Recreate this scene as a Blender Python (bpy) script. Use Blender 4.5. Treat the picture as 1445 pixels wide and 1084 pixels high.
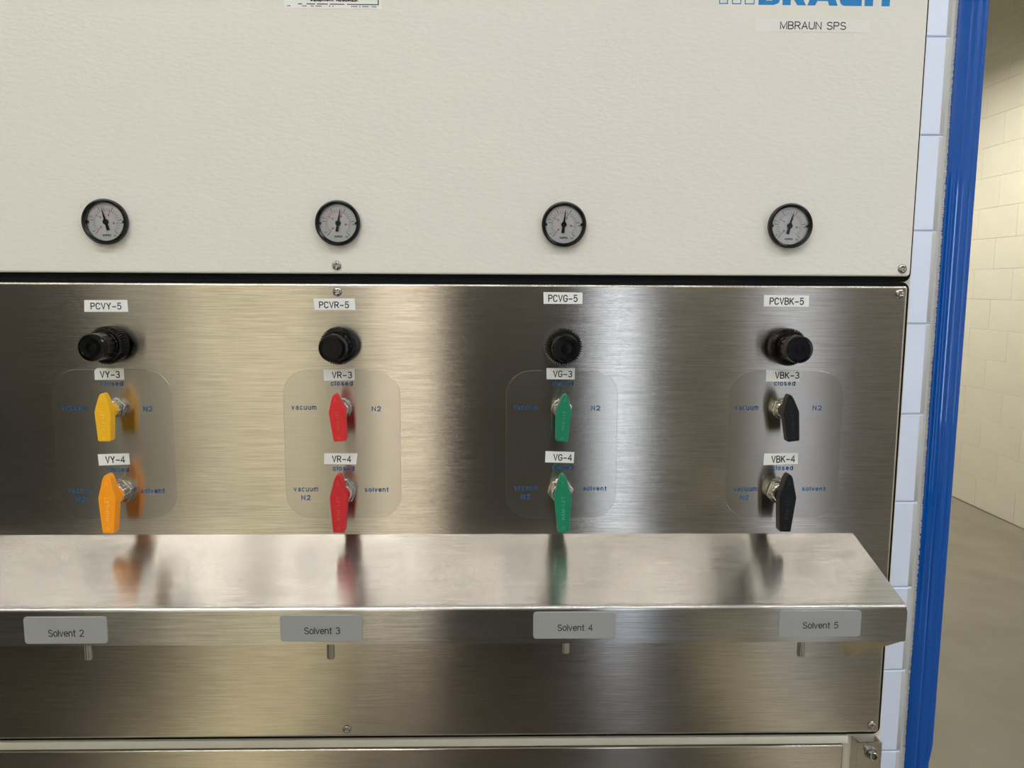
import bpy, bmesh, math, random
from mathutils import Vector, Matrix
R = math.radians
for o in list(bpy.data.objects): bpy.data.objects.remove(o)
sc = bpy.context.scene
C = sc.collection
random.seed(7)
EYE = 1.464                                  # camera height above the floor (m); panel heights below are mm from it

# ------------------------------------------------------------------ camera
cam = bpy.data.cameras.new('camera'); camo = bpy.data.objects.new('camera', cam); C.objects.link(camo)
pitch, yaw, roll, fpx = 0.12458631, 0.02106781, 0.00441878, 1104.96
F = Vector((math.sin(yaw)*math.cos(pitch), math.cos(yaw)*math.cos(pitch), -math.sin(pitch)))
r0 = Vector((math.cos(yaw), -math.sin(yaw), 0)); u0 = r0.cross(F)
Rt = r0*math.cos(roll)+u0*math.sin(roll); Up = -r0*math.sin(roll)+u0*math.cos(roll)
M = Matrix((Rt, Up, -F)).transposed().to_4x4(); M.translation = Vector((0, -0.68, EYE))
camo.matrix_world = M
cam.sensor_fit = 'HORIZONTAL'; cam.sensor_width = 36; cam.lens = fpx/1445*36
cam.clip_start = 0.02; cam.clip_end = 50
sc.camera = camo
# ------------------------------------------------------------------ world, exposure
w = bpy.data.worlds.new('world'); sc.world = w; w.use_nodes = True
bg = w.node_tree.nodes['Background']; bg.inputs[0].default_value = (0.75, 0.85, 1, 1); bg.inputs[1].default_value = 0.3
sc.view_settings.view_transform = 'Standard'; sc.view_settings.look = 'None'
sc.view_settings.gamma = 1; sc.view_settings.use_curve_mapping = False
sc.view_settings.exposure = 0.15
LAMP = 40.0          # emission of the added lamps; next-room lamps scale from it
PANE_GLOW = 2.2           # emission of an added pane

# ------------------------------------------------------------------ materials
def lin(c):
    return tuple(((v/255)/12.92 if v/255 <= .04045 else ((v/255+.055)/1.055)**2.4) for v in c)+(1,)
def mat(name, rgb, rough=.5, metal=0, bump=None, var=0, spec=.5, coat=0):
    m = bpy.data.materials.new(name); m.use_nodes = True; nt = m.node_tree; n = nt.nodes; l = nt.links
    b = n['Principled BSDF']; b.inputs['Base Color'].default_value = lin(rgb)
    b.inputs['Roughness'].default_value = rough; b.inputs['Metallic'].default_value = metal
    b.inputs['Specular IOR Level'].default_value = spec; b.inputs['Coat Weight'].default_value = coat
    tc = n.new('ShaderNodeTexCoord')
    if bump:
        s, dist, stren = bump[:3]; sca = bump[3] if len(bump) > 3 else (1, 1, 1)
        mp = n.new('ShaderNodeMapping'); mp.inputs['Scale'].default_value = sca; l.new(tc.outputs['Object'], mp.inputs[0])
        nz = n.new('ShaderNodeTexNoise'); nz.inputs['Scale'].default_value = s; nz.inputs['Detail'].default_value = 3
        l.new(mp.outputs[0], nz.inputs['Vector'])
        bp = n.new('ShaderNodeBump'); bp.inputs['Distance'].default_value = dist; bp.inputs['Strength'].default_value = stren
        l.new(nz.outputs[0], bp.inputs['Height']); l.new(bp.outputs[0], b.inputs['Normal'])
    if var:
        nv = n.new('ShaderNodeTexNoise'); nv.inputs['Scale'].default_value = 3.5; nv.inputs['Detail'].default_value = 6
        l.new(tc.outputs['Object'], nv.inputs['Vector'])
        mr = n.new('ShaderNodeMapRange'); mr.inputs['From Min'].default_value = .3; mr.inputs['From Max'].default_value = .7
        mr.inputs['To Min'].default_value = 1-var; mr.inputs['To Max'].default_value = 1+var; l.new(nv.outputs[0], mr.inputs[0])
        mx = n.new('ShaderNodeVectorMath'); mx.operation = 'SCALE'; mx.inputs[0].default_value = lin(rgb)[:3]
        l.new(mr.outputs[0], mx.inputs['Scale']); l.new(mx.outputs[0], b.inputs['Base Color'])
    return m
def steel(name, rgb, rough=.17, aniso=1.0, grain=.5, cvar=.2, gz=800, gx=22, metal=1.0):
    """brushed stainless steel, grain running along X, highlights drawn out along Z"""
    m = mat(name, rgb, rough, metal); nt = m.node_tree; n = nt.nodes; l = nt.links; b = n['Principled BSDF']
    b.inputs['Anisotropic'].default_value = aniso
    tv = n.new('ShaderNodeCombineXYZ'); tv.inputs[2].default_value = 1; l.new(tv.outputs[0], b.inputs['Tangent'])
    tc = n.new('ShaderNodeTexCoord'); mp = n.new('ShaderNodeMapping'); mp.inputs['Scale'].default_value = (gx, gz, gz)
    l.new(tc.outputs['Object'], mp.inputs[0])
    nz = n.new('ShaderNodeTexNoise'); nz.inputs['Scale'].default_value = 1; nz.inputs['Detail'].default_value = 4; nz.inputs['Roughness'].default_value = .65
    l.new(mp.outputs[0], nz.inputs['Vector'])
    bp = n.new('ShaderNodeBump'); bp.inputs['Distance'].default_value = .0001; bp.inputs['Strength'].default_value = grain
    l.new(nz.outputs[0], bp.inputs['Height']); l.new(bp.outputs[0], b.inputs['Normal'])
    # grain and soft handling marks tint the metal a little
    n2 = n.new('ShaderNodeTexNoise'); n2.inputs['Scale'].default_value = 14; n2.inputs['Detail'].default_value = 5
    l.new(tc.outputs['Object'], n2.inputs['Vector'])
    ad = n.new('ShaderNodeMath'); ad.operation = 'ADD'; l.new(nz.outputs[0], ad.inputs[0])
    m2 = n.new('ShaderNodeMath'); m2.operation = 'MULTIPLY'; m2.inputs[1].default_value = .5; l.new(n2.outputs[0], m2.inputs[0]); l.new(m2.outputs[0], ad.inputs[1])
    mr = n.new('ShaderNodeMapRange'); mr.inputs['From Min'].default_value = .5; mr.inputs['From Max'].default_value = 1.0
    mr.inputs['To Min'].default_value = 1-cvar; mr.inputs['To Max'].default_value = 1+cvar; l.new(ad.outputs[0], mr.inputs[0])
    mx = n.new('ShaderNodeVectorMath'); mx.operation = 'SCALE'; mx.inputs[0].default_value = lin(rgb)[:3]
    l.new(mr.outputs[0], mx.inputs['Scale']); l.new(mx.outputs[0], b.inputs['Base Color'])
    return m
def emit(name, rgb, s):
    m = bpy.data.materials.new(name); m.use_nodes = True; n = m.node_tree.nodes; n.clear()
    e = n.new('ShaderNodeEmission'); e.inputs[0].default_value = lin(rgb); e.inputs[1].default_value = s
    o = n.new('ShaderNodeOutputMaterial'); m.node_tree.links.new(e.outputs[0], o.inputs[0]); return m
def clear_glass(name):
    m = bpy.data.materials.new(name); m.use_nodes = True; n = m.node_tree.nodes; l = m.node_tree.links; n.clear()
    t = n.new('ShaderNodeBsdfTransparent'); t.inputs[0].default_value = (.97, .98, .98, 1)
    g = n.new('ShaderNodeBsdfGlossy'); g.inputs['Roughness'].default_value = .03
    f = n.new('ShaderNodeFresnel'); f.inputs[0].default_value = 1.25
    x = n.new('ShaderNodeMixShader'); o = n.new('ShaderNodeOutputMaterial')
    l.new(f.outputs[0], x.inputs[0]); l.new(t.outputs[0], x.inputs[1]); l.new(g.outputs[0], x.inputs[2]); l.new(x.outputs[0], o.inputs[0]); return m

m_enamel = mat('cream_textured_enamel', (229, 226, 217), .42, bump=(260, .0006, .38, (.7, 1, 1.5)), spec=.4)
m_frame = mat('cream_enamel', (222, 218, 204), .4)
m_steel = steel('brushed_steel_panel', (197, 190, 180))
m_shelf = steel('brushed_steel_shelf', (192, 189, 184), rough=.19, grain=.35)
m_film = steel('satin_overlay_film', (186, 180, 171), rough=.19, grain=.35, cvar=.05, gz=800)
m_rubber = mat('black_rubber', (7, 8, 10), .8, spec=.2)
m_black = mat('glossy_black_plastic', (4, 4, 5), .2, spec=.22)
m_bezel = mat('black_gauge_bezel', (9, 10, 13), .25, spec=.35)
m_dial = mat('dial_white', (240, 237, 240), .5)
m_ink = mat('black_ink', (10, 10, 14), .6)
m_red_ink = mat('red_ink', (205, 60, 75), .6)
m_blue_ink = mat('blue_print', (4, 80, 132), .55)
m_logo = mat('logo_blue', (22, 128, 196), .45)
m_tape = mat('white_label_tape', (236, 237, 234), .45)
m_clear_tape = mat('pale_clear_tape', (231, 230, 226), .35)
m_plate = mat('silver_grey_plate', (152, 153, 152), .5, spec=.3)
m_screw = mat('polished_screw', (165, 163, 160), .16, 1)
m_nickel = mat('nickel_fitting', (200, 197, 190), .22, 1)
m_glass = clear_glass('gauge_glass')
COL = {'yellow': mat('yellow_plastic', (244, 184, 24), .42), 'orange': mat('orange_plastic', (252, 158, 14), .42),
       'red': mat('red_plastic', (212, 34, 38), .4), 'dark red': mat('dark_red_plastic', (196, 28, 38), .4),
       'green': mat('green_plastic', (2, 122, 86), .4), 'black': mat('black_valve_plastic', (8, 9, 11), .36, spec=.35)}
RAISED = {'yellow': mat('yellow_raised', (250, 208, 92), .5), 'orange': mat('orange_raised', (255, 190, 84), .5), 'red': mat('red_raised', (226, 74, 74), .5), 'dark red': mat('dark_red_raised', (214, 70, 74), .5),
        'green': mat('green_raised', (60, 160, 128), .5), 'black': mat('black_raised', (24, 26, 30), .5)}  # lighter tone for the raised letters
m_blue = mat('glossy_blue_paint', (0, 80, 168), .07, bump=(9, .002, .12, (1, 1, .35)), spec=.5)
m_block = mat('cream_painted_block', (226, 220, 202), .6, bump=(120, .001, .25), var=.03)
m_mortar = mat('cream_painted_mortar', (206, 197, 168), .7, bump=(90, .001, .3))
m_wblock = mat('white_block_bluish_light', (226, 235, 253), .3, bump=(70, .001, .35), var=.03)  # bluish light on the white wall is put into this colour
m_wmortar = mat('white_mortar_bluish_light', (230, 236, 248), .5)  # mortar carries the same bluish light in its colour
m_caulk = mat('caulk_and_bullnose_shade', (192, 192, 190), .6, bump=(60, .004, .5))  # caulk colour; its grey also paints shade on the bullnose turn
m_floor = mat('sealed_concrete', (128, 122, 108), .2, bump=(5, .003, .15), var=.09)
m_wall = mat('warm_white_wall', (232, 228, 210), .7, bump=(40, .001, .2))
m_ceil = mat('white_ceiling', (225, 224, 218), .8)
m_dark = mat('added_dark_locker', (38, 36, 35), .5)
m_grey = mat('mid_grey_paint', (120, 116, 108), .5)
m_lamp = emit('added_lamp_glow', (248, 249, 252), LAMP)  # glow of the unseen lamps added on the camera side
m_lamp2 = emit('warm_tube_diffuser_next_room', (250, 247, 234), LAMP*1.1)
m_glow = emit('added_bright_blue_pane', (205, 222, 255), 13.0)  # strong bluish glow of an added pane
m_mat = mat('reflected_dark_mat', (58, 50, 42), .6)
m_stripe = mat('added_pale_strip', (226, 216, 180), .3)  # pale strip added for bright bands in the lower steel
m_glow2 = emit('added_narrow_bright_pane', (255, 244, 222), 3.5)
m_win2 = emit('added_dim_cool_pane', (232, 240, 255), 1.0)  # dimmer glow of an added pane
m_warm = emit('added_warm_pane', (255, 246, 212), .85)
m_cool_pane = emit('added_cool_pane', (226, 238, 255), PANE_GLOW)

# ------------------------------------------------------------------ mesh helpers (mm, z measured from eye height)
def V(x, y, z): return (x/1000, y/1000, z/1000+EYE)
def link(name, bm, mats, parent=None, smooth=None, label=None, kind=None, loc=None):
    me = bpy.data.meshes.new(name); bm.normal_update()
    if smooth is not None:
        for f in bm.faces: f.smooth = True
        for e in bm.edges:
            if len(e.link_faces) == 2:
                an = e.calc_face_angle(0); fa, fb = (f.calc_area() for f in e.link_faces)
                # keep large flat sheets truly flat beside their rounded edges
                if an > R(smooth) or (an > R(2) and max(fa, fb) > 12*min(fa, fb)): e.smooth = False
    bm.to_mesh(me); bm.free()
    for m in (mats if isinstance(mats, (list, tuple)) else [mats]): me.materials.append(m)
    o = bpy.data.objects.new(name, me); C.objects.link(o)
    if parent: o.parent = parent
    if label: o['label'] = label
    if kind: o['kind'] = kind
    if loc: o.location = loc
    return o
def empty(name, parent=None, label=None, loc=None, cat=None, group=None):
    o = bpy.data.objects.new(name, None); C.objects.link(o); o.empty_display_size = .02
    if parent: o.parent = parent
    if label: o['label'] = label
    if cat: o['category'] = cat
    if group: o['group'] = group
    if loc: o.location = loc
    return o
def box(bm, x0, x1, y0, y1, z0, z1, bev=0, seg=2, mi=0, mm=True):
    s = 1000 if mm else 1; e = EYE if mm else 0
    r = bmesh.ops.create_cube(bm, size=1)
    vs = r['verts']
    for v in vs:
        v.co = Vector(((x0+x1)/2+v.co.x*(x1-x0), (y0+y1)/2+v.co.y*(y1-y0), (z0+z1)/2+v.co.z*(z1-z0)))/s
        v.co.z += e
    fs = list({f for v in vs for f in v.link_faces})
    if bev:
        es = list({ed for v in vs for ed in v.link_edges})
        rr = bmesh.ops.bevel(bm, geom=es, offset=bev/s, segments=seg, affect='EDGES', profile=.5)
        fs = [f for f in bm.faces if f.is_valid and all(True for _ in [0])] if False else rr['faces']+[f for f in fs if f.is_valid]
    for f in fs: f.material_index = mi
    return fs
def prism(bm, pts, y0, y1, bev=0, ang=0, c=(0, 0), z_off=True, mi=0, seg=2):
    """polygon pts (x,z) in mm, extruded from y0 (back) to y1 (front, towards the camera); front edge bevelled"""
    ca, sa = math.cos(ang), math.sin(ang); e = EYE if z_off else 0
    P = [(c[0]+x*ca-z*sa, c[1]+x*sa+z*ca) for x, z in pts]
    A = sum(P[i][0]*P[(i+1) % len(P)][1]-P[(i+1) % len(P)][0]*P[i][1] for i in range(len(P)))
    if A < 0: P.reverse()
    a = [bm.verts.new((x/1000, y0/1000, z/1000+e)) for x, z in P]
    b = [bm.verts.new((x/1000, y1/1000, z/1000+e)) for x, z in P]
    fr = bm.faces.new(b); bk = bm.faces.new(list(reversed(a)))
    sides = [bm.faces.new((a[i], a[(i+1) % len(P)], b[(i+1) % len(P)], b[i])) for i in range(len(P))]
    fs = [fr, bk]+sides
    for f in fs: f.material_index = mi
    if bev:
        for f in fs: f.normal_update()
        r = bmesh.ops.bevel(bm, geom=list(fr.edges), offset=bev/1000, segments=seg, affect='EDGES', profile=.5)
        for f in r['faces']: f.material_index = mi
    return fs
def rrect(x0, x1, z0, z1, r, n=8):
    out = []
    for cx, cz, a0 in ((x1-r, z1-r, 0), (x0+r, z1-r, 90), (x0+r, z0+r, 180), (x1-r, z0+r, 270)):
        for i in range(n+1):
            a = R(a0+90*i/n); out.append((cx+r*math.cos(a), cz+r*math.sin(a)))
    return out
def loft(bm, rings, n=48, rad=None, cap=(True, True), mi=0):
    """rings of (radius, y) about the Y axis, local mm; y falls towards the camera. rad(i,theta,r) shapes a ring"""
    R_ = []
    for i, (r, y) in enumerate(rings):
        ring = []
        for k in range(n):
            t = 2*math.pi*k/n; rr = rad(i, k, r) if rad else r
            ring.append(bm.verts.new((rr*math.cos(t)/1000, y/1000, rr*math.sin(t)/1000)))
        R_.append(ring)
    for a, b in zip(R_, R_[1:]):
        for k in range(n):
            f = bm.faces.new((a[k], a[(k+1) % n], b[(k+1) % n], b[k])); f.material_index = mi
    if cap[0]: bm.faces.new(list(reversed(R_[0]))).material_index = mi
    if cap[1]: bm.faces.new(R_[-1]).material_index = mi
def E_(cx, cy, rx, ry, a0, a1):
    n = max(3, int(abs(a1-a0)/20))
    return [(cx+rx*math.cos(R(a0+(a1-a0)*k/n)), cy+ry*math.sin(R(a0+(a1-a0)*k/n))) for k in range(n+1)]
_P = [(0, 0), (0, 1), (.32, 1)]+E_(.32, .74, .26, .26, 90, -90)+[(0, .48)]
_C = E_(.3, .7, .3, .3, 15, 180)+E_(.3, .3, .3, .3, 180, 345)
_O = E_(.3, .68, .3, .32, 0, 180)+E_(.3, .32, .3, .32, 180, 360)+[(.6, .68)]
_o = E_(.28, .37, .28, .37, 0, 360)
GLYPH = {' ': (.3, []), 'P': (.58, [_P]), 'C': (.6, [_C]), 'V': (.62, [[(0, 1), (.31, 0), (.62, 1)]]), 'Y': (.6, [[(0, 1), (.3, .45), (.6, 1)], [(.3, .45), (.3, 0)]]),
 'R': (.6, [_P, [(.3, .48), (.6, 0)]]), 'G': (.6, [_C+[(.6, .45), (.34, .45)]]),
 'B': (.58, [[(0, 0), (0, 1), (.3, 1)]+E_(.3, .76, .24, .24, 90, -90)+[(0, .52)], [(.3, .52)]+E_(.3, .26, .28, .26, 90, -90)+[(0, 0)]]),
 'K': (.6, [[(0, 0), (0, 1)], [(.56, 1), (0, .38)], [(.2, .58), (.6, 0)]]), 'M': (.72, [[(0, 0), (0, 1), (.36, .08), (.72, 1), (.72, 0)]]),
 'A': (.64, [[(0, 0), (.32, 1), (.64, 0)], [(.11, .34), (.53, .34)]]), 'U': (.6, [[(0, 1)]+E_(.3, .3, .3, .3, 180, 360)+[(.6, 1)]]),
 'N': (.6, [[(0, 0), (0, 1), (.6, 0), (.6, 1)]]), 'S': (.6, [E_(.3, .75, .27, .25, 25, 270)+E_(.3, .25, .3, .25, 90, -155)]),
 'H': (.6, [[(0, 0), (0, 1)], [(.6, 0), (.6, 1)], [(0, .52), (.6, .52)]]), 'L': (.5, [[(0, 1), (0, 0), (.5, 0)]]),
 'E': (.52, [[(.52, 1), (0, 1), (0, 0), (.52, 0)], [(0, .52), (.46, .52)]]), 'T': (.6, [[(0, 1), (.6, 1)], [(.3, 1), (.3, 0)]]), 'I': (0, [[(0, 0), (0, 1)]]),
 'O': (.6, [_O]), '0': (.6, [_O]), 'Q': (.6, [_O, [(.38, .25), (.62, -.02)]]), 'D': (.6, [[(0, 0), (0, 1), (.26, 1)]+E_(.26, .5, .34, .5, 90, -90)+[(0, 0)]]), 'X': (.6, [[(0, 0), (.6, 1)], [(0, 1), (.6, 0)]]),
 '1': (.2, [[(0, .8), (.2, 1), (.2, 0)]]), '2': (.6, [E_(.29, .72, .28, .28, 165, -38)+[(0, 0), (.6, 0)]]), '3': (.58, [E_(.28, .76, .26, .24, 150, -90)+E_(.28, .26, .3, .26, 90, -150)]),
 '4': (.62, [[(.46, 0), (.46, 1), (0, .28), (.62, .28)]]), '5': (.58, [[(.54, 1), (.1, 1), (.04, .5)]+E_(.28, .33, .3, .33, 140, -145)]),
 '-': (.6, [[(.02, .4), (.58, .4)]]), '.': (0, [[(0, 0), (0, .03)]]),
 'c': (.52, [E_(.28, .37, .28, .37, 40, 320)]), 'l': (0, [[(0, 0), (0, 1)]]), 'o': (.56, [_o]), 's': (.48, [E_(.24, .555, .2, .185, 25, 270)+E_(.24, .185, .24, .185, 90, -155)]),
 'e': (.55, [[(.02, .39), (.55, .39)]+E_(.28, .37, .27, .37, 5, 320)]), 'd': (.56, [_o, [(.56, 0), (.56, 1)]]), 'v': (.52, [[(0, .74), (.26, 0), (.52, .74)]]),
 'a': (.5, [E_(.26, .51, .22, .23, 155, 0)+[(.48, .05), (.54, 0)], [(.48, .45), (.22, .41)]+E_(.22, .205, .22, .205, 90, 270)+[(.4, .06), (.48, .2)]]),
 'u': (.5, [[(0, .74)]+E_(.25, .25, .25, .25, 180, 360), [(.5, .74), (.5, 0)]]), 'n': (.5, [[(0, 0), (0, .74)], E_(.25, .49, .25, .25, 180, 0)+[(.5, 0)]]),
 'm': (.84, [[(0, 0), (0, .74)], E_(.21, .52, .21, .22, 180, 0)+[(.42, 0)], E_(.63, .52, .21, .22, 180, 0)+[(.84, 0)]]),
 't': (.34, [[(.15, .98), (.15, .14)]+E_(.27, .13, .12, .13, 180, 290), [(0, .72), (.33, .72)]]), 'i': (0, [[(0, 0), (0, .74)], [(0, .95), (0, 1)]]),
 'p': (.56, [_o, [(0, .74), (0, -.26)]]), 'q': (.56, [_o, [(.56, .74), (.56, -.26)]]), 'r': (.3, [[(0, 0), (0, .74)], E_(.25, .49, .25, .25, 180, 80)])}
def text_bm(bm, s, x0, x1, z0, z1, y, wt=.12, ang=0, mi=0, extrude=0, vertical=False, z_off=True, gap=.2):
    """single-stroke lettering fitted to the box x0..x1, z0..z1 (mm) on the plane y, facing the camera; wt = stroke weight"""
    pen = 0; strokes = []
    for ch in s:
        wd, st = GLYPH[ch]
        strokes += [[(pen+p[0], p[1]) for p in q] for q in st]; pen += wd+gap+(wt*.6 if wt > .15 else 0)
    xs = [p[0] for q in strokes for p in q]; ys = [p[1] for q in strokes for p in q]
    W_, H_ = (x1-x0, z1-z0) if not vertical else (z1-z0, x1-x0)
    ax, bx, ay, by = min(xs), max(xs), min(ys), max(ys)
    h = wt*H_/2; cx, cz = (x0+x1)/2, (z0+z1)/2; ca, sa = math.cos(ang), math.sin(ang)
    e = EYE if z_off else 0
    for q in strokes:
        pts = []
        for px, py in q:
            u = ((px-ax)/(bx-ax)-.5)*(W_-2*h); t = ((py-ay)/(by-ay)-.5)*(H_-2*h)
            if vertical: u, t = -t, u
            pts.append(Vector((cx+u*ca-t*sa, cz+u*sa+t*ca)))
        pts = [p for i, p in enumerate(pts) if i == 0 or (p-pts[i-1]).length > 1e-4]
        n = len(pts); closed = n > 4 and (pts[0]-pts[-1]).length < 1e-3
        L = []; Rr = []
        for i, p in enumerate(pts):
            d0 = (p-pts[i-1]).normalized() if i else ((pts[0]-pts[-2]).normalized() if closed else (pts[1]-p).normalized())
            d1 = (pts[i+1]-p).normalized() if i < n-1 else ((pts[1]-pts[0]).normalized() if closed else d0)
            d = (d0+d1); d = d.normalized() if d.length > 1e-3 else d1
            nn = Vector((-d.y, d.x)); k = 1/max(.45, abs(nn.dot(Vector((-d0.y, d0.x)))))
            ext = Vector((0, 0))
            if not closed and i == 0: ext = -d0*h*.6
            if not closed and i == n-1: ext = d0*h*.6
            L.append(p+nn*h*k+ext); Rr.append(p-nn*h*k+ext)
        if extrude:
            ly = (y, y-extrude)
            for i in range(n-1):
                prism(bm, [tuple(L[i]), tuple(L[i+1]), tuple(Rr[i+1]), tuple(Rr[i])], y, y-extrude, z_off=z_off, mi=mi)
        else:
            a = [bm.verts.new((v.x/1000, y/1000, v.y/1000+e)) for v in L]; b = [bm.verts.new((v.x/1000, y/1000, v.y/1000+e)) for v in Rr]
            for i in range(n-1):
                f = bm.faces.new((a[i], b[i], b[i+1], a[i+1])); f.material_index = mi
def tree_copy(o, parent, loc, swap=None):
    c = o.copy(); C.objects.link(c); c.parent = parent; c.location = loc
    for ch in o.children:
        d = ch.copy(); C.objects.link(d); d.parent = c
    return c

# ================================================================== SETTING
XR, YB, YF, XL, HC = 3.23, 1.0, -3.3, -3.2, 3.7
T = .198
def structure(name, parts, m, **k):
    bm = bmesh.new()
    for p in parts: box(bm, *p, mm=False)
    return link(name, bm, m, kind='structure', **k)
structure('floor', [(XL-.2, XR+.2, YF-.2, 8.2, -.1, 0)], m_floor)
structure('ceiling', [(XL-.2, XR+.2, YF-.2, 8.2, HC, HC+.1)], m_ceil)
structure('wall_left', [(XL-.2, XL, YF-.2, 8.2, 0, HC)], m_wall)
structure('wall_front', [(XL, XR, YF-.2, YF, 0, HC)], m_wall)
structure('wall_far', [(XL, XR, 8.0, 8.2, 0, HC)], m_wall)
# right wall of painted concrete block, seen through the opening
wr = structure('wall_right', [(XR+.0045, XR+.2, YF, 8.0, 0, HC), (XR, XR+.0045, YF, 3.2, 0, HC), (XR, XR+.0045, 6.8, 8.0, 0, HC)], m_mortar)
wr.data.materials.append(m_block)
for p in wr.data.polygons:
    if p.center.x < XR+.003 : p.material_index = 1
def block_mesh(L, H, D, mtl, name):
    bm = bmesh.new(); box(bm, 0, D, 0, L, 0, H, bev=.0020, seg=1, mm=False)
    me = bpy.data.meshes.new(name); bm.to_mesh(me); bm.free(); me.materials.append(mtl); return me
bmesh_full = block_mesh(.3972, T-.0008, .012, m_block, 'block')
bmesh_half = block_mesh(.1972, T-.0008, .012, m_block, 'block_half')
rows = int(HC/T)
for r in range(rows+1):
    z = .004+r*T
    if z+T > HC+.02: break
    y = 3.2+(.2 if r % 2 else 0)
    if r % 2:
        b = bpy.data.objects.new('block', bmesh_half); C.objects.link(b); b.parent = wr; b.location = (XR, 3.2, z)
    n = 9 if r % 2 == 0 else 8
    for k in range(n):
        b = bpy.data.objects.new('block', bmesh_full); C.objects.link(b); b.parent = wr
        b.location = (XR-random.random()*.0008, y+k*.398, z)
# wall behind the cabinet, ends at the blue door frame; last blocks have a rounded (bullnose) end
wb = structure('wall_back', [(XL, .95, YB+.006, YB+.2, 0, HC), (XL, -.35, YB, YB+.006, 0, HC)], m_wmortar)
def bull_mesh(L, name):
    bm = bmesh.new(); r = .018; pts = [(0, .012), (0, 0), (L-r, 0)]
    for i in range(1, 7):
        a = R(90*i/6); pts.append((L-r+r*math.sin(a), r-r*math.cos(a)))
    pts.append((L, .03)); pts.append((0, .03))
    H = T-.003
    a = [bm.verts.new((x, y, 0)) for x, y in pts[1:]]; b = [bm.verts.new((x, y, H)) for x, y in pts[1:]]
    n = len(a)
    bm.faces.new(list(reversed(a))); bm.faces.new(b)
    for i in range(n): 
        f = bm.faces.new((a[i], a[(i+1) % n], b[(i+1) % n], b[i])); f.smooth = 1 <= i <= 6
        if 1 <= i <= 7: f.material_index = 1  # grey here carries the shade of the turned-away rounded end
    bm.normal_update()
    bmesh.ops.bevel(bm, geom=[e for e in bm.edges if abs(e.verts[0].co.z-e.verts[1].co.z) < 1e-6 and min(e.verts[0].co.y, e.verts[1].co.y) < .02], offset=.0016, segments=1, affect='EDGES')
    bmesh.ops.recalc_face_normals(bm, faces=bm.faces)
    me = bpy.data.meshes.new(name); bm.to_mesh(me); bm.free(); me.materials.append(m_wblock); me.materials.append(m_caulk); return me
bulls = [bull_mesh(.395, 'bullnose_block'), bull_mesh(.197, 'bullnose_half')]
flat = block_mesh(.012, T-.003, .395, m_wblock, 'wall_block')     # D runs along X here
XE = .950
for r in range(rows+1):
    z = -.0+r*T+.002
    if z+T > HC+.02: break
    h = r % 2
    L = (.395, .197)[h]
    b = bpy.data.objects.new('block', bulls[h]); C.objects.link(b); b.parent = wb; b.location = (XE-L, YB, z)
    for k in range(3):
        b = bpy.data.objects.new('block', flat); C.objects.link(b); b.parent = wb; b.location = (XE-L-.398*(k+1), YB, z)
# blue painted metal frame of the opening
def frame_profile():
    """hollow metal frame section: folded face with shallow flutes, built arc by arc"""
    pts = [(.9515, YB+.19), (.9515, YB+.004)]
    def arc(a0, a1, rad, n=6):
        for i in range(n):
            m = R(a0+(a1-a0)*(i+.5)/n); L = abs(R(a1-a0))*rad/n
            pts.append((pts[-1][0]+L*math.cos(m), pts[-1][1]+L*math.sin(m)))
    def line(a, L): pts.append((pts[-1][0]+L*math.cos(R(a)), pts[-1][1]+L*math.sin(R(a))))
    arc(-90, -26, .006); arc(-26, -3, .055, 10); line(35, .0015); arc(-32, -3, .018, 8); line(0, .011)
    line(30, .001); arc(-30, -2, .007, 5); line(0, .004); arc(0, 90, .011, 8)
    pts.append((pts[-1][0], YB+.19))
    return pts
bm = bmesh.new(); P = frame_profile()
zs = [0, .37, .41, 2.35]
cols = []
for z in zs:
    cols.append([bm.verts.new((x-(.006 if (x > 1.0 and z < .4) else 0), y, z)) for x, y in P])
for a, b in zip(cols, cols[1:]):
    for i in range(len(P)-1): bm.faces.new((a[i], a[i+1], b[i+1], b[i]))
    bm.faces.new((a[-1], a[0], b[0], b[-1]))
bm.faces.new(cols[-1]); bm.faces.new(list(reversed(cols[0])))
bmesh.ops.recalc_face_normals(bm, faces=bm.faces)
d1 = empty('door_1'); d1['kind'] = 'structure'
link('jamb', bm, m_blue, d1, smooth=35)
bm = bmesh.new(); box(bm, .9515, XR-.001, YB-.008, YB+.19, 2.352, 2.41, bev=.004, mm=False); link('head', bm, m_blue, d1, smooth=35)
structure('wall_header', [(.9515, XR-.001, YB, YB+.2, 2.412, HC-.001)], m_wall)
# ragged caulk between block and frame
bm = bmesh.new(); prev = None
for i in range(900):
    z = .002+i*(2.34/899); j = random.uniform(-.0010, .0010)+(.0016 if random.random() < .06 else 0)
    s = .9525+j*1.2+.0012*math.sin(z*9)
    cur = [bm.verts.new((.9420, YB+.0040, z)), bm.verts.new((.9485, YB+.0035, z)), bm.verts.new((s, YB-.0005+j*.6, z)), bm.verts.new((s+.0005, YB+.012, z))]
    if prev:
        for k in range(3): bm.faces.new((prev[k], prev[k+1], cur[k+1], cur[k]))
    prev = cur
bmesh.ops.recalc_face_normals(bm, faces=bm.faces)
link('caulk', bm, m_caulk, wb, label='rough off-white caulk bead along the blue frame')

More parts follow.
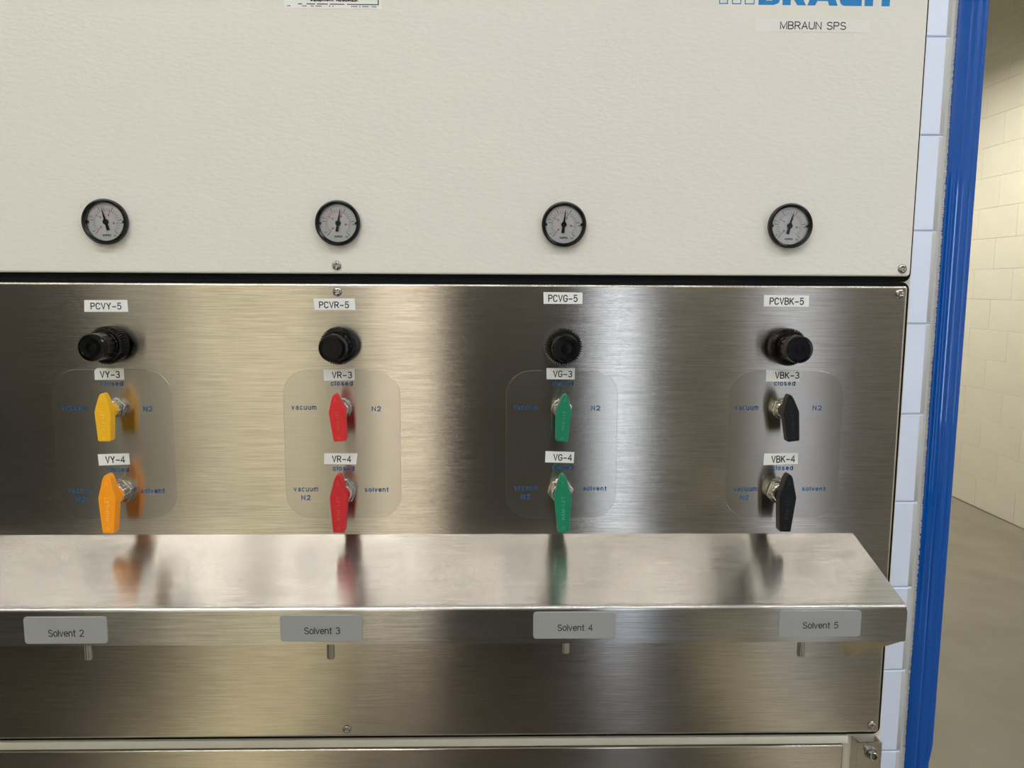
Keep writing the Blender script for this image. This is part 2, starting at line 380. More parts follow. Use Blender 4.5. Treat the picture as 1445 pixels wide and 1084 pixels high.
# ================================================================== CABINET
cab = empty('solvent_cabinet', label='cream and brushed steel solvent dispensing cabinet with four rows of valves and a drip shelf', cat='cabinet', loc=(0, 0, 0))
X0, X1 = -650, 359
bm = bmesh.new(); box(bm, X0, 366, 8, 820, -1414, 560, bev=2); link('body', bm, m_frame, cab, smooth=40)
for ya in (60, 700):
    for xa in (X0+40, 270):
        bm = bmesh.new(); box(bm, xa, xa+60, ya, ya+60, -1463, -1414, bev=3); link('foot', bm, m_rubber, cab)
for nm, z0, z1, x1 in (('upper', 4.9, 548, 361.8), ('lower', -416.3, 4.7, 361.4)):
    bm = bmesh.new(); prism(bm, rrect(X0+2, x1, z0, z1, 7 if nm != 'door' else 2), 7.9, 2.1, .4); link('gasket', bm, m_rubber, cab, label='black rubber gasket edge behind the %s panel' % nm)
bm = bmesh.new(); prism(bm, rrect(X0, 359.6, 9.7, 545, 3.2), 2, -1.2, 1.6, seg=4)
up = link('upper_panel', bm, m_enamel, cab, smooth=50, label='plain cream textured metal panel above the gauges')
bm = bmesh.new(); prism(bm, rrect(X0, 358.7, -413.3, 1.6, 2.9), 2, -1.2, 2.2, seg=6)
lo = link('lower_panel', bm, m_steel, cab, smooth=50, label='brushed stainless steel panel carrying the knobs and valves')
bm = bmesh.new(); prism(bm, rrect(X0, 326.5, -1000, -425.3, 2), 7.6, -1.2, 1.6, seg=4)
dp = link('door', bm, m_steel, cab, smooth=50, label='brushed steel door just under the cream strip')
bm = bmesh.new(); box(bm, X0, 331, -.6, 8.5, -424.3, -416.9, bev=.8); link('rail', bm, m_frame, cab, smooth=50, label='narrow cream rail above the door')
# ---- screws
def screw_mesh():
    bm = bmesh.new(); n = 30; r = 4.1; g = {}
    for i in range(n+1):
        for j in range(n+1):
            x = (i/n*2-1)*r; z = (j/n*2-1)*r
            rr = math.hypot(x, z)
            if rr > r*1.03: continue
            if rr > r*.93: x *= r/rr; z *= r/rr; rr = r
            y = -2.3*math.sqrt(max(0, 1-(rr/r)**2))**.8
            a, b = x, z
            arm = (abs(a) < .55 and abs(b) < 2.1) or (abs(b) < .55 and abs(a) < 2.1)
            if arm: y += 2.1
            g[i, j] = bm.verts.new((x/1000, y/1000, z/1000))
    for i in range(n):
        for j in range(n):
            q = [g.get(k) for k in ((i, j), (i+1, j), (i+1, j+1), (i, j+1))]
            q = [v for v in q if v]
            if len(q) >= 3: bm.faces.new(q)
    bmesh.ops.recalc_face_normals(bm, faces=bm.faces)
    for f in bm.faces:
        f.smooth = True
    me = bpy.data.meshes.new('screw'); bm.to_mesh(me); bm.free(); me.materials.append(m_screw); return me
sm = screw_mesh()
for par, x, z, a in ((up, -135.8, 16.6, 12), (up, 352.2, 16.2, -20), (lo, -135.8, -5.6, 30), (lo, 351.6, -5.2, 35), (lo, -136.2, -405.6, 40), (lo, 351.6, -405.8, 5)):
    s = bpy.data.objects.new('screw', sm); C.objects.link(s); s.parent = par; s.location = V(x, -1.0, z); s.rotation_euler = (0, R(a), 0)

COLX = {'yellow': -328, 'red': -133.5, 'green': 57.8, 'black': 251.5}
# ---- pressure gauges
def tick(bm, a, r0, r1, w, y):
    a = R(a); d = Vector((math.sin(a), 0, math.cos(a))); p = Vector((math.cos(a), 0, -math.sin(a)))
    q = [d*r0-p*w/2, d*r1-p*w/2, d*r1+p*w/2, d*r0+p*w/2]
    bm.faces.new([bm.verts.new((v.x/1000, y/1000, v.z/1000)) for v in reversed(q)])
def make_gauge():
    g = empty('pressure_gauge', cab)
    bm = bmesh.new(); loft(bm, [(18.2, -1.2), (18.8, -1.8), (19.0, -5.4), (18.5, -6.6), (17.6, -7.0), (16.9, -6.6), (16.5, -5.6), (15.9, -5.2), (15.6, -3.0)], 72, cap=(True, False))
    link('bezel', bm, m_bezel, g, smooth=40)
    bm = bmesh.new(); loft(bm, [(15.9, -1.5), (15.9, -2.2)], 64); link('dial', bm, m_dial, g, smooth=40)
    bm = bmesh.new(); loft(bm, [(15.75, -4.6), (15.75, -4.9)], 64); link('glass', bm, m_glass, g, smooth=40)
    bm = bmesh.new()
    for i in range(51):
        a = -137+274*i/50
        if i % 10 == 0: tick(bm, a, 10.3, 13.6, .45, -2.3)
        elif i % 2 == 0: tick(bm, a, 10.4, 11.8, .26, -2.3)
        if i % 10 == 0 and i not in (20, 30):
            t = R(a); x, z = 13.2*math.sin(t+.2), 13.2*math.cos(t+.2)
            text_bm(bm, str(i), x-1.1, x+1.1, z-.7, z+.7, -2.32, .16, z_off=False)
    text_bm(bm, 'KOPEX', -3.4, 3.4, -11.9, -10.2, -2.32, .26, z_off=False)
    for sx in (-1, 1): prism(bm, [(sx*15.9, -1.3), (sx*14.2, -.8), (sx*14.2, .8), (sx*15.9, 1.3)], -2.0, -4.2, z_off=False)
    bm.faces.ensure_lookup_table(); link('scale', bm, m_ink, g)
    bm = bmesh.new(); N = 60
    for i in range(N):
        a0, a1 = R(-137+274*i/N), R(-137+274*(i+1)/N)
        bm.faces.new([bm.verts.new((r*math.sin(a)/1000, -.00231, r*math.cos(a)/1000)) for r, a in ((9.95, a0), (9.95, a1), (9.78, a1), (9.78, a0))][::-1])
    for i in range(36):
        a = -137+i*7.85
        tick(bm, a, 9.0 if i % 5 else 8.2, 9.9, .2, -2.31)
    for k, a in enumerate((-133, -54, 23, 99)):
        t = R(a); x, z = 6.2*math.sin(t), 6.2*math.cos(t)
        text_bm(bm, str(k), x-.75, x+.75, z-.9, z+.9, -2.33, .3, z_off=False)
        tick(bm, a, 7.3, 9.9, .35, -2.31)
    link('red_scale', bm, m_red_ink, g, label='fine red inner scale')
    nd = empty('needle_pivot') ; bpy.data.objects.remove(nd)
    bm = bmesh.new(); prism(bm, [(0, 12.8), (.95, 1.5), (1.3, -7.2), (-1.3, -7.2), (-.95, 1.5)], -3.0, -3.5, z_off=False)
    loft(bm, [(2.3, -2.4), (2.3, -3.8), (1.8, -4.2)], 24)
    link('needle', bm, m_bezel, g, smooth=40)
    return g
g0 = make_gauge()
gl = {'yellow': 'black rimmed pressure gauge above the PCVY-5 label', 'red': 'black rimmed pressure gauge above the PCVR-5 label',
      'green': 'black rimmed pressure gauge above the PCVG-5 label', 'black': 'black rimmed pressure gauge above the PCVBK-5 label'}
for k, (c, na) in enumerate((('yellow', -15), ('red', 9.6), ('green', 6.5), ('black', 14))):
    loc = V(COLX[c], 0, 52)
    g = g0 if k == 0 else tree_copy(g0, cab, loc)
    g.location = loc; g['label'] = gl[c]; g['group'] = 'pressure gauges on the cream panel'
    for ch in g.children:
        if ch.name.startswith('needle'): ch.rotation_euler = (0, R(na), 0)
# ---- regulator knobs
def make_knob():
    k = empty('regulator_knob', cab)
    bm = bmesh.new(); n = 176
    loft(bm, [(12.0, -1.2), (12.0, -5.0), (14.6, -5.2), (14.7, -6), (14.7, -15.5), (14.2, -17.2), (12.4, -17.6), (12.2, -16.6)], n, rad=lambda i, q, r: r+(1.4 if i in (3, 4) and q % 4 < 2 else 0), cap=(True, True))
    link('lock_ring', bm, m_black, k, smooth=25, label='toothed ring of the knob')
    bm = bmesh.new(); n = 96
    fl = lambda i, q, r: r-(.55 if (2 <= i <= 3 and q % 6 in (0, 1)) else 0)
    loft(bm, [(12.0, -16.5), (12.0, -19.5), (11.5, -20.2), (11.3, -33.0), (11.4, -33.4), (11.4, -35.0), (11.1, -35.2), (11.1, -35.8), (11.4, -36.0), (11.3, -38.6), (10.4, -39.9), (8.4, -40.2), (8.2, -39.9), (4.6, -39.8), (4.4, -40.1), (2.0, -40.2), (1.8, -39.7)], n, rad=fl)
    link('cap', bm, m_black, k, smooth=30, label='smooth round cap of the knob')
    return k
k0 = make_knob()
kl = {'yellow': 'black regulator knob between the PCVY-5 and VY-3 labels', 'red': 'black regulator knob between the PCVR-5 and VR-3 labels',
      'green': 'black regulator knob between the PCVG-5 and VG-3 labels', 'black': 'black regulator knob between the PCVBK-5 and VBK-3 labels'}
for i, c in enumerate(COLX):
    loc = V(COLX[c], 0, -51.2); k = k0 if i == 0 else tree_copy(k0, cab, loc)
    k.location = loc; k['label'] = kl[c]; k['group'] = 'pressure regulator knobs on the steel panel'
# ---- valves
def hex_pts(r, a=30): return [(r*math.cos(R(60*i+a)), r*math.sin(R(60*i+a))) for i in range(6)]
def make_valve(big, colour, ang, word):
    v = empty('shutoff_valve', cab); s = 1.22 if big else 1.0
    bm = bmesh.new(); loft(bm, [(8.3*s, -1.2), (8.3*s, -2.2), (8.0*s, -2.4)], 40)
    for f in prism(bm, hex_pts(9.3*s, 12), -2.2, -6.6*s, .7, z_off=False): pass
    link('nut', bm, m_nickel, v, smooth=30)
    bm = bmesh.new()
    loft(bm, [(6.4*s, -6), (6.4*s, -8), (7.0*s, -8.2), (7.0*s, -12.0*s), (6.0*s, -12.6*s)], 60, rad=lambda i, q, r: r-(.7 if i in (2, 3) and q % 5 < 2 else 0))
    link('collar', bm, m_nickel, v, smooth=25)
    yb = -19.5 if not big else -20; yf = -28 if not big else -29.5
    bm = bmesh.new()
    if big: pts = [(0, 20.6), (1.6, 19.6), (3.1, 16.8), (7.2, 1), (7.3, -1), (4.9, -29.2), (4.2, -30.2), (-4.2, -30.2), (-4.9, -29.2), (-7.3, -1), (-7.2, 1), (-3.1, 16.8), (-1.6, 19.6)]
    else: pts = [(0, 15.6), (1.4, 14.8), (2.9, 12), (6.6, .8), (6.7, -.8), (5.2, -24), (4.5, -24.9), (-4.5, -24.9), (-5.2, -24), (-6.7, -.8), (-6.6, .8), (-2.9, 12), (-1.4, 14.8)]
    prism(bm, pts, yb, yf, .7, z_off=False)
    hub = [(5.8*s, -10.5*s), (6.2*s, -11*s), (6.6*s, yb-.1)]
    loft(bm, hub, 30)
    # raised lettering running up the handle, a chevron at each end
    if big: text_bm(bm, word, -1.6, 1.6, -19, 1.5, yf-.0, wt=.17, mi=1, z_off=False, extrude=.35, vertical=True, gap=.32)
    else: text_bm(bm, word, -1.3, 1.3, -15, 1.0, yf-.05, wt=.17, mi=1, z_off=False, extrude=.35, vertical=True, gap=.32)
    e0 = (-24, -20.5) if not big else (-28, -24)
    for zt, zb, sg in ((e0[1], e0[0], 1), (12 if not big else 15, 8.5 if not big else 11, 1)):
        for sx in (-1, 1): prism(bm, [(0, zt), (sx*1.5, zb+.3), (sx*1.2, zb), (0, zt-.7)], yf, yf-.25, z_off=False, mi=1)
    h = link('handle', bm, [COL[colour], RAISED[colour]], v, smooth=32, label='%s lever handle' % colour)
    h.rotation_euler = (0, R(ang), 0)
    # set screw in the hub
    return v
VAL = [('yellow', 0, 'yellow', 0, 'VY-3'), ('red', 0, 'red', -5, 'VR-3'), ('green', 0, 'green', 3.5, 'VG-3'), ('black', 0, 'black', -7, 'VBK-3'),
       ('yellow', 1, 'orange', 1, 'VY-4'), ('red', 1, 'dark red', 0.5, 'VR-4'), ('green', 1, 'green', -1.5, 'VG-4'), ('black', 1, 'black', 2, 'VBK-4')]
for c, big, colr, ang, tag in VAL:
    v = make_valve(big, colr, ang, 'HAM-LET')
    v.location = V(COLX[c], 0, -179.8 if big else -106.0)
    v['label'] = '%s %s valve handle pointing down under the %s label' % ('larger' if big else 'smaller', colr, tag)
    v['group'] = 'valve handles on the steel panel'
# ---- satin overlays with blue print
PRINTS = [
[('closed', (-341.3, -322.1, -87.2, -83.1)), ('vacuum', (-375.9, -354.2, -108.8, -105.1)), ('N2', (-305.9, -297.9, -109.7, -105.0)), ('closed', (-340.4, -321.3, -163.4, -159.2)), ('vacuum', (-375.0, -353.8, -182.5, -178.6)), ('N2', (-368.9, -360.1, -190.3, -185.5)), ('solvent', (-312.1, -291.0, -182.6, -177.9))],
[('closed', (-143.3, -124.2, -86.8, -82.5)), ('vacuum', (-177.9, -156.3, -108.1, -104.4)), ('N2', (-108.2, -100.1, -109.3, -104.8)), ('closed', (-143.2, -124.3, -162.4, -158.0)), ('vacuum', (-178.1, -156.7, -181.2, -177.4)), ('N2', (-171.7, -163.4, -189.0, -184.3)), ('solvent', (-115.7, -94.4, -181.7, -177.2))],
[('closed', (49.5, 68.1, -86.4, -82.2)), ('vacuum', (16.0, 36.5, -107.9, -104.2)), ('N2', (83.9, 92.0, -108.5, -103.9)), ('closed', (50.2, 68.9, -161.6, -157.1)), ('vacuum', (16.5, 37.5, -180.3, -176.5)), ('N2', (22.7, 30.9, -188.2, -183.4)), ('solvent', (78.0, 99.0, -180.7, -176.4))],
[('closed', (244.8, 263.7, -86.1, -81.8)), ('vacuum', (210.8, 232.0, -107.9, -104.1)), ('N2', (280.1, 288.4, -108.0, -103.6)), ('closed', (246.4, 265.4, -162.1, -157.7)), ('vacuum', (212.4, 233.7, -181.5, -177.5)), ('N2', (218.9, 226.9, -189.4, -184.6)), ('solvent', (274.5, 295.7, -181.1, -177.0))],
]
OV = [(-383.2, -281), (-184.8, -83.5), (9.2, 107.2), (205, 306.6)]
for (x0, x1), pr, c in zip(OV, PRINTS, COLX):
    bm = bmesh.new(); prism(bm, rrect(x0, x1, -205.4, -73, 22, 10), -1.1, -1.45, .2, seg=1)
    ov = link('valve_overlay', bm, m_film, cab, smooth=60, label='satin rounded overlay sheet behind the two %s valves' % c)
    for s, (a, b, z0, z1) in pr:
        bm = bmesh.new(); text_bm(bm, s, a, b, z0, z1, -1.52, .195, gap=.3)
        link('lettering', bm, m_blue_ink, ov, label='blue printed word %s' % s)
# ---- white tape labels
TAPES = [
('PCVY-5', [(-350.8, -13.6), (-314.6, -13.3), (-314.3, -23.4), (-351.4, -23.6)], (-345.8, -319.6, -21.6, -15.6)),
('VY-3', [(-344.2, -72.3), (-343.0, -71.9), (-320.8, -72.1), (-320.8, -81.9), (-345.9, -82.1), (-345.8, -74.2)], (-341.2, -324.1, -80.4, -74.2)),
('VY-4', [(-347.4, -147.6), (-320.4, -146.7), (-320.0, -156.6), (-346.9, -157.6)], (-341.1, -323.9, -155.4, -149.0)),
('PCVR-5', [(-156.2, -11.4), (-121.2, -11.2), (-120.6, -21.1), (-155.6, -21.3)], (-151.7, -126.0, -19.7, -13.8)),
('VR-3', [(-149.3, -72.7), (-122.4, -71.8), (-122.5, -81.9), (-148.9, -82.4)], (-142.1, -124.6, -80.3, -74.4)),
('VR-4', [(-150.5, -146.7), (-121.2, -146.7), (-122.8, -156.7), (-150.9, -156.4)], (-143.8, -126.8, -154.8, -148.7)),
('PCVG-5', [(41.0, -5.1), (74.9, -5.4), (75.0, -15.2), (41.3, -15.2)], (45.2, 70.7, -13.6, -7.3)),
('VG-3', [(44.3, -71.0), (69.2, -71.0), (69.1, -80.9), (44.6, -80.7)], (50.1, 66.9, -79.0, -73.1)),
('VG-4', [(44.2, -144.7), (69.8, -145.6), (69.3, -155.5), (43.9, -154.8)], (51.1, 67.8, -153.5, -147.4)),
('PCVBK-5', [(232.6, -6.8), (271.9, -7.0), (272.2, -16.9), (232.7, -16.7)], (237.6, 267.7, -15.3, -9.0)),
('VBK-3', [(237.5, -72.1), (266.6, -72.2), (267.1, -82.2), (237.5, -82.3)], (245.2, 266.8, -79.9, -73.8)),
('VBK-4', [(239.0, -147.0), (269.2, -146.5), (269.5, -156.1), (238.6, -157.4)], (245.4, 266.8, -155.1, -148.6)),
]
for s, q, (a, b, z0, z1) in TAPES:
    bm = bmesh.new(); prism(bm, q, -1.15 if s[0] == 'P' else -1.3, -1.75 if s[0] != 'P' else -1.4)
    t = link('tape_label', bm, m_tape, cab, label='white tape label reading %s' % s)
    ang = math.atan2(q[-3 if len(q) == 6 else 2][1]-q[-2 if len(q) == 6 else 3][1], 28)*.6
    bm = bmesh.new(); text_bm(bm, s, a, b, z0, z1, -1.8 if s[0] != 'P' else -1.45, .145, ang=ang, gap=.26)
    link('lettering', bm, m_ink, t)
# ---- maker's logo, name tape and equipment sticker on the cream panel
bm = bmesh.new(); Y_ = -1.3; zb, zt = 232.2, 254
def poly(p): prism(bm, p, -1.1, Y_)
def frame_rect(x0, x1, z0, z1, t):
    poly([(x0, z0), (x0+t, z0), (x0+t, z1), (x0, z1)]); poly([(x1-t, z0), (x1, z0), (x1, z1), (x1-t, z1)])
    poly([(x0+t, z0), (x1-t, z0), (x1-t, z0+t), (x0+t, z0+t)]); poly([(x0+t, z1-t), (x1-t, z1-t), (x1-t, z1), (x0+t, z1)])
for a, b in ((184.4, 191.8), (195.1, 202.8), (205.7, 213.9)): frame_rect(a, b, zb+.3, zt, .8)
def box2(x0, x1, z0, z1): poly([(x0, z0), (x1, z0), (x1, z1), (x0, z1)])
# B
box2(217.2, 223.5, zb, zt)
for c0, c1 in ((zb, zb+11), (zb+11, zt)):
    h = (c1-c0); poly([(223.5, c0), (230, c0), (234, c0+1.5), (235.6, c0+h*.5), (234, c1-1.5), (230, c1), (223.5, c1), (223.5, c1-3.4), (228.5, c1-3.4), (229.5, c0+h*.5), (228.5, c0+3.4), (223.5, c0+3.4)])
# R
box2(237.2, 244.1, zb, zt); poly([(244.1, zb+8), (249.7, zb), (256.9, zb), (252, zb+9), (255, zb+12), (255.5, zt-3), (253, zt), (244.1, zt), (244.1, zt-4), (248, zt-4), (248.5, zb+13), (244.1, zb+12)])
# A
poly([(258, zb), (264.6, zb), (266.5, zb+4), (266.5+1.6, zb+7.5), (270.5, zb+16), (274, zb+7.5), (275, zb+4), (276.3, zb), (283.5, zb), (274.5, zt), (266.8, zt)])
poly([(266.3, zb+3.6), (275, zb+3.6), (274, zb+7.6), (268, zb+7.6)])
# U
poly([(288.5, zb), (303.5, zb), (303.5, zt), (297, zt), (297, zb+5), (291.5, zb+5), (291.5, zt), (285, zt), (285, zb+4), (286, zb+1.5)])
# N
box2(306, 313, zb, zt); box2(320.2, 327.1, zb, zt); poly([(313, zt), (313, zt-8), (320.2, zb+9), (320.2, zb+17)])
link('logo_lettering', bm, m_logo, cab, label="blue maker's name lettering at the top right of the cream panel")
bm = bmesh.new(); prism(bm, rrect(215.2, 311.8, 211.1, 221.2, .6), -1.1, -1.35); t = link('name_tape', bm, m_clear_tape, cab, label='pale see-through tape label reading MBRAUN SPS')
bm = bmesh.new(); text_bm(bm, 'MBRAUN SPS', 236, 291.5, 213.0, 219.4, -1.4, .125); link('lettering', bm, m_ink, t)
bm = bmesh.new(); prism(bm, rrect(-173.8, -94.6, 225.2, 268, 1), -1.1, -1.35); t = link('warning_sticker', bm, m_tape, cab, label='scuffed white sticker with a black border at the top edge')
bm = bmesh.new()
for x0, x1 in ((-162.5, -159), (-155.5, -148.5), (-147, -138), (-136.5, -124.5), (-122.5, -96.5)): prism(bm, [(x0, 228.3), (x1, 228.3), (x1, 229), (x0, 229)], -1.3, -1.41)
prism(bm, [(-97.3, 228.3), (-96.5, 228.3), (-96.5, 266), (-97.3, 266)], -1.3, -1.41)
prism(bm, [(-172, 264), (-96.5, 264), (-96.5, 265), (-172, 265)], -1.3, -1.41)
text_bm(bm, 'equipment REQUIRED.', -152.5, -113, 230.2, 233.6, -1.42, .24)
for a, b in ((-171, -167), (-159, -155), (-152, -142), (-137, -133), (-119, -97)):
    n = int((b-a)/1.3)
    for i in range(n):
        if random.random() < .85: prism(bm, [(a+i*1.3, 226.6), (a+i*1.3+.85, 226.6), (a+i*1.3+.85, 227.5), (a+i*1.3, 227.5)], -1.3, -1.41)
link('lettering', bm, m_ink, t)
# ---- drip shelf
bm = bmesh.new(); XS0, XS1 = -640, 323; YFc = -98.5
prof = [(-1.0, -220.3), (-94.5, -246.9)]
for i in range(7):
    a = R(74-74*i/6*1.0); 
    prof.append((-94.9-3.6*math.cos(R(74-74*i/6)), -250.4+3.5*math.sin(R(74-74*i/6))))
prof += [(YFc, -277.2), (YFc+1.4, -277.2), (YFc+1.4, -251.5), (-93.8, -248.6), (-1.0, -222)]
a = [bm.verts.new(V(XS0, y, z)) for y, z in prof]; b = [bm.verts.new(V(XS1, y, z)) for y, z in prof]
for i in range(len(prof)): bm.faces.new((a[i], b[i], b[(i+1) % len(prof)], a[(i+1) % len(prof)]))
bm.faces.new(a); bm.faces.new(list(reversed(b))); bmesh.ops.recalc_face_normals(bm, faces=bm.faces)
sh = link('drip_shelf', bm, m_shelf, cab, smooth=25, label='sloping brushed steel shelf with a folded front lip')
for x in (XS1+.1, XS0-1.6):
    bm = bmesh.new(); pts = [(-1.2, -222.3), (-93.8, -249), (YFc+1.5, -252), (YFc+1.5, -277), (-1.2, -338.5)]
    a = [bm.verts.new(V(x, y, z)) for y, z in pts]; b = [bm.verts.new(V(x+1.4, y, z)) for y, z in pts]
    for i in range(5): bm.faces.new((a[i], b[i], b[(i+1) % 5], a[(i+1) % 5]))
    bm.faces.new(a); bm.faces.new(list(reversed(b))); bmesh.ops.recalc_face_normals(bm, faces=bm.faces)
    link('gusset', bm, m_shelf, sh)
for c, zt_ in zip(COLX, (-300.5, -300.8, -297, -301)):
    bm = bmesh.new(); x = COLX[c]; n = 20
    for r_, in ((3.1,),):
        ring = [[bm.verts.new(V(x+rr*math.cos(2*math.pi*k/n), -73+rr*math.sin(2*math.pi*k/n), z)) for k in range(n)] for rr, z in ((3.1, -247.5), (3.1, zt_+.3), (2.9, zt_), (2.2, zt_), (2.2, zt_+8))]
    for p, q in zip(ring, ring[1:]):
        for k in range(n): bm.faces.new((p[k], p[(k+1) % n], q[(k+1) % n], q[k]))
    bm.faces.new(ring[-1]); bm.faces.new(ring[0]); bmesh.ops.recalc_face_normals(bm, faces=bm.faces)
    link('outlet_tube', bm, m_nickel, sh, smooth=30)
for n_, x0, x1, z0, z1, tb in (('Solvent 2', -361.8, -298.6, -275.2, -253.6, (-343.4, -316.2, -269.5, -263.6)), ('Solvent 3', -166.3, -103, -274.3, -253.0, (-147.6, -120.0, -268.4, -262.7)),
                           ('Solvent 4', 29.6, 93.8, -273.1, -251.4, (48.6, 76.1, -266.7, -261.3)), ('Solvent 5', 222.2, 287.1, -272.6, -251.1, (241.1, 269.1, -265.7, -260.3))):
    bm = bmesh.new(); prism(bm, rrect(x0, x1, z0, z1, 2.6), YFc, YFc-.9, .25, seg=1)
    p = link('name_plate', bm, m_plate, cab, smooth=60, label='grey rounded plate on the shelf lip reading %s' % n_)
    bm = bmesh.new(); text_bm(bm, n_, *tb, YFc-.98, .125); link('lettering', bm, m_ink, p)
# ---- latch bracket with socket bolt
br = empty('latch_bracket', cab, label='small steel channel bracket at the bottom right corner')
bm = bmesh.new(); prof = [(337.4, 7.8), (338.9, -3.6), (361.4, -3.6), (360.6, 7.8), (359.3, 7.8), (360.0, -2.3), (340.0, -2.3), (338.6, 7.8)]
zt_, zb_ = -421.5, -560
a = [bm.verts.new(V(x, y, zt_)) for x, y in prof]; b = [bm.verts.new(V(x, y, zb_)) for x, y in prof]
for i in range(8): bm.faces.new((a[i], b[i], b[(i+1) % 8], a[(i+1) % 8]))
for q in ((0, 1, 6, 7), (1, 2, 5, 6), (2, 3, 4, 5)):
    bm.faces.new([a[i] for i in q]); bm.faces.new([b[i] for i in reversed(q)])
bmesh.ops.recalc_face_normals(bm, faces=bm.faces); link('channel', bm, m_steel, br)
bm = bmesh.new()
loft(bm, [(5.6, -3.4), (5.6, -4.4), (5.2, -4.6), (4.6, -4.6), (4.4, -4.2)], 36); 
loft(bm, [(3.9, -4.2), (3.9, -10.4), (3.5, -11), (2.4, -11.1)], 36, cap=(True, False))
hx = [bm.verts.new((x/1000, -.0111, z/1000)) for x, z in hex_pts(2.1, 10)]; hy = [bm.verts.new((x/1000, -.0095, z/1000)) for x, z in hex_pts(2.0, 10)]
for i in range(6): bm.faces.new((hx[(i+1) % 6], hx[i], hy[i], hy[(i+1) % 6]))
bm.faces.new(hy)
bo = link('bolt', bm, m_screw, br, smooth=30, label='round bolt with a hexagonal socket'); bo.location = V(351, 0, -431.5)

# ================================================================== ROOM BEHIND THE CAMERA (contents added to shape light and reflections)
def lamp(x, y, L, W_, lab, drop=0, ml=m_lamp):  # unseen lamps; those on the camera side are added for brightness and highlights
    f = empty('unseen_light', label=lab, cat='light', loc=(x, y, HC-.002-drop), group='ceiling lights')
    bm = bmesh.new(); box(bm, -L/2, L/2, -W_/2, W_/2, -.06, 0, bev=.004, mm=False); link('housing', bm, m_ceil, f)
    if drop:
        for xs in (-L/2+.1, L/2-.1):
            bm = bmesh.new(); box(bm, xs-.006, xs+.006, -.006, .006, 0, drop, mm=False); link('rod', bm, m_nickel, f)
    bm = bmesh.new(); box(bm, -L/2+.02, L/2-.02, -W_/2+.02, W_/2-.02, -.068, -.061, mm=False); link('diffuser', bm, ml, f)
lamp(-1.15, -2.75, 1.5, .16, 'added unseen strip light washing the rear wall, above the added warm pane')
lamp(-2.05, -1.5, 1.96, .12, 'left strip light of the added unseen row of three')
lamp(0, -1.5, 1.96, .12, 'middle strip light of the added unseen row of three')
lamp(2.05, -1.5, 1.96, .12, 'right strip light of the added unseen row of three')
lamp(2.2, -.2, 1.2, .16, 'added unseen strip light nearest the opening, brightening the white wall end')
lamp(1.9, 3.9, 1.2, .3, 'low ceiling light inside the next room near the opening', .75, m_lamp2)
lamp(1.9, 5.9, 1.2, .3, 'low ceiling light deep inside the next room', .75, m_lamp2)
def floor_sheet(name, x0, x1, y0, y1, h, m, lab=None, cat=None):  # sheets added for dark and bright bands reflected in the lower steel
    bm = bmesh.new(); box(bm, x0, x1, y0, y1, .0005, h, bev=h*.3, mm=False); o = link(name, bm, m, label=lab, kind=None if lab else 'structure')
    if cat: o['category'] = cat
floor_sheet('added_dark_mat', -2.7, -1.18, -2.95, -.9, .012, m_mat, 'added dark mat darkening the steel reflection, left of the added pale strip', 'mat')
floor_sheet('added_dark_mat', -.42, .74, -2.95, -.9, .012, m_mat, 'added dark mat darkening the steel reflection, in front of the stand-in for a person', 'mat')
floor_sheet('added_strip_1', -1.0, -.58, -3.0, -.7, .0015, m_stripe)
floor_sheet('added_strip_2', .82, 1.0, -3.0, -.7, .0015, m_stripe)
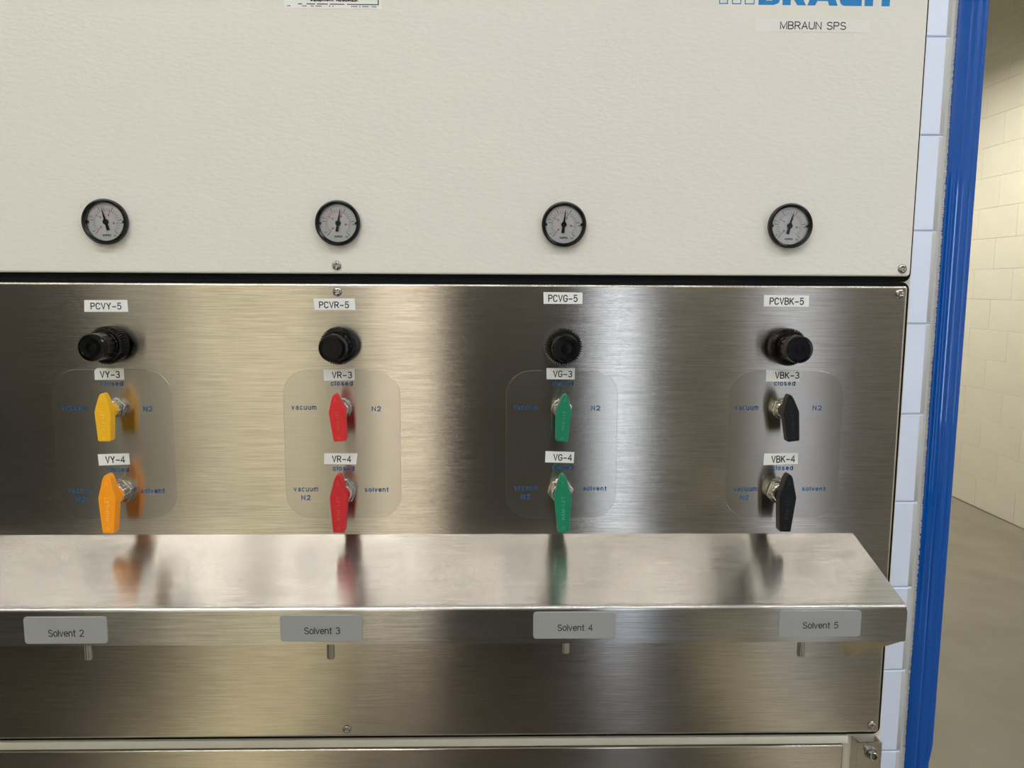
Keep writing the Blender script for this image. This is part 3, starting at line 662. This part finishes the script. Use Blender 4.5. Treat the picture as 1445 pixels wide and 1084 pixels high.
def locker(name, x0, x1, d, h, m, lab, doors=2):  # unseen lockers added for the darker bands reflected in the steel
    k = empty(name, label=lab, cat='cabinet', loc=((x0+x1)/2, YF+d/2+.01, 0)); w_ = (x1-x0)
    bm = bmesh.new(); box(bm, -w_/2, w_/2, -d/2, d/2, .04, h, bev=.004, mm=False); box(bm, -w_/2+.03, w_/2-.03, -d/2+.03, d/2-.03, 0, .04, mm=False); link('body', bm, m, k)
    dw = w_/doors
    for i in range(doors):
        bm = bmesh.new(); box(bm, -w_/2+i*dw+.006, -w_/2+(i+1)*dw-.006, d/2, d/2+.018, .07, h-.03, bev=.003, mm=False); dr = link('door', bm, m, k)
        bm = bmesh.new(); hx_ = -w_/2+(i+1)*dw-.05 if i % 2 == 0 else -w_/2+i*dw+.05
        box(bm, hx_-.008, hx_+.008, d/2+.018, d/2+.045, h*.5, h*.5+.14, bev=.004, mm=False); link('handle', bm, m_nickel, dr)
locker('added_dark_cabinet', -3.1, -1.98, .5, 2.3, m_dark, 'wide dark cabinet added against the rear wall corner for a dark reflection')
locker('person_stand_in', -.27, .44, .45, 2.2, m_dark, 'added dark locker standing in for the reflection of the person behind the camera')  # dark shape added in place of the person behind the camera
locker('added_grey_locker', .80, 1.22, .45, 2.1, m_grey, 'single grey locker added between two bright added panes for a grey reflection', 1)
def window(nm, x0, x1, z0, z1, mp=m_cool_pane):  # glowing panes added for the bright bands reflected in the steel
    f = empty(nm, loc=((x0+x1)/2, YF, 0)); f['kind'] = 'structure'; w_ = x1-x0
    bm = bmesh.new()
    for a, b, c_, d in ((-w_/2-.03, -w_/2, z0-.03, z1+.03), (w_/2, w_/2+.03, z0-.03, z1+.03), (-w_/2, w_/2, z0-.03, z0), (-w_/2, w_/2, z1, z1+.03)): box(bm, a, b, .001, .04, c_, d, mm=False)
    link('pane_frame', bm, m_grey, f)
    bm = bmesh.new(); box(bm, -w_/2, w_/2, .004, .014, z0, z1, mm=False); link('pane', bm, mp, f)
window('added_pane_1', .53, .72, .03, 2.3)
window('added_pane_2', 1.30, 1.68, .03, 2.3, m_win2)
window('added_pane_3', -.405, -.345, .03, 2.3, m_glow2)
window('added_pane_4', -1.60, -.86, .03, 2.3, m_warm)
window('added_pane_5', -.575, -.52, .03, 2.3, m_glow2)
window('added_pane_6', 2.55, 2.85, .48, 2.18, m_glow)  # pane added for jamb streaks and bluish light on the wall end
locker('added_grey_wall_locker', 1.76, 2.36, .45, 2.2, m_grey, 'grey two door locker added to darken the right edge of the reflection')
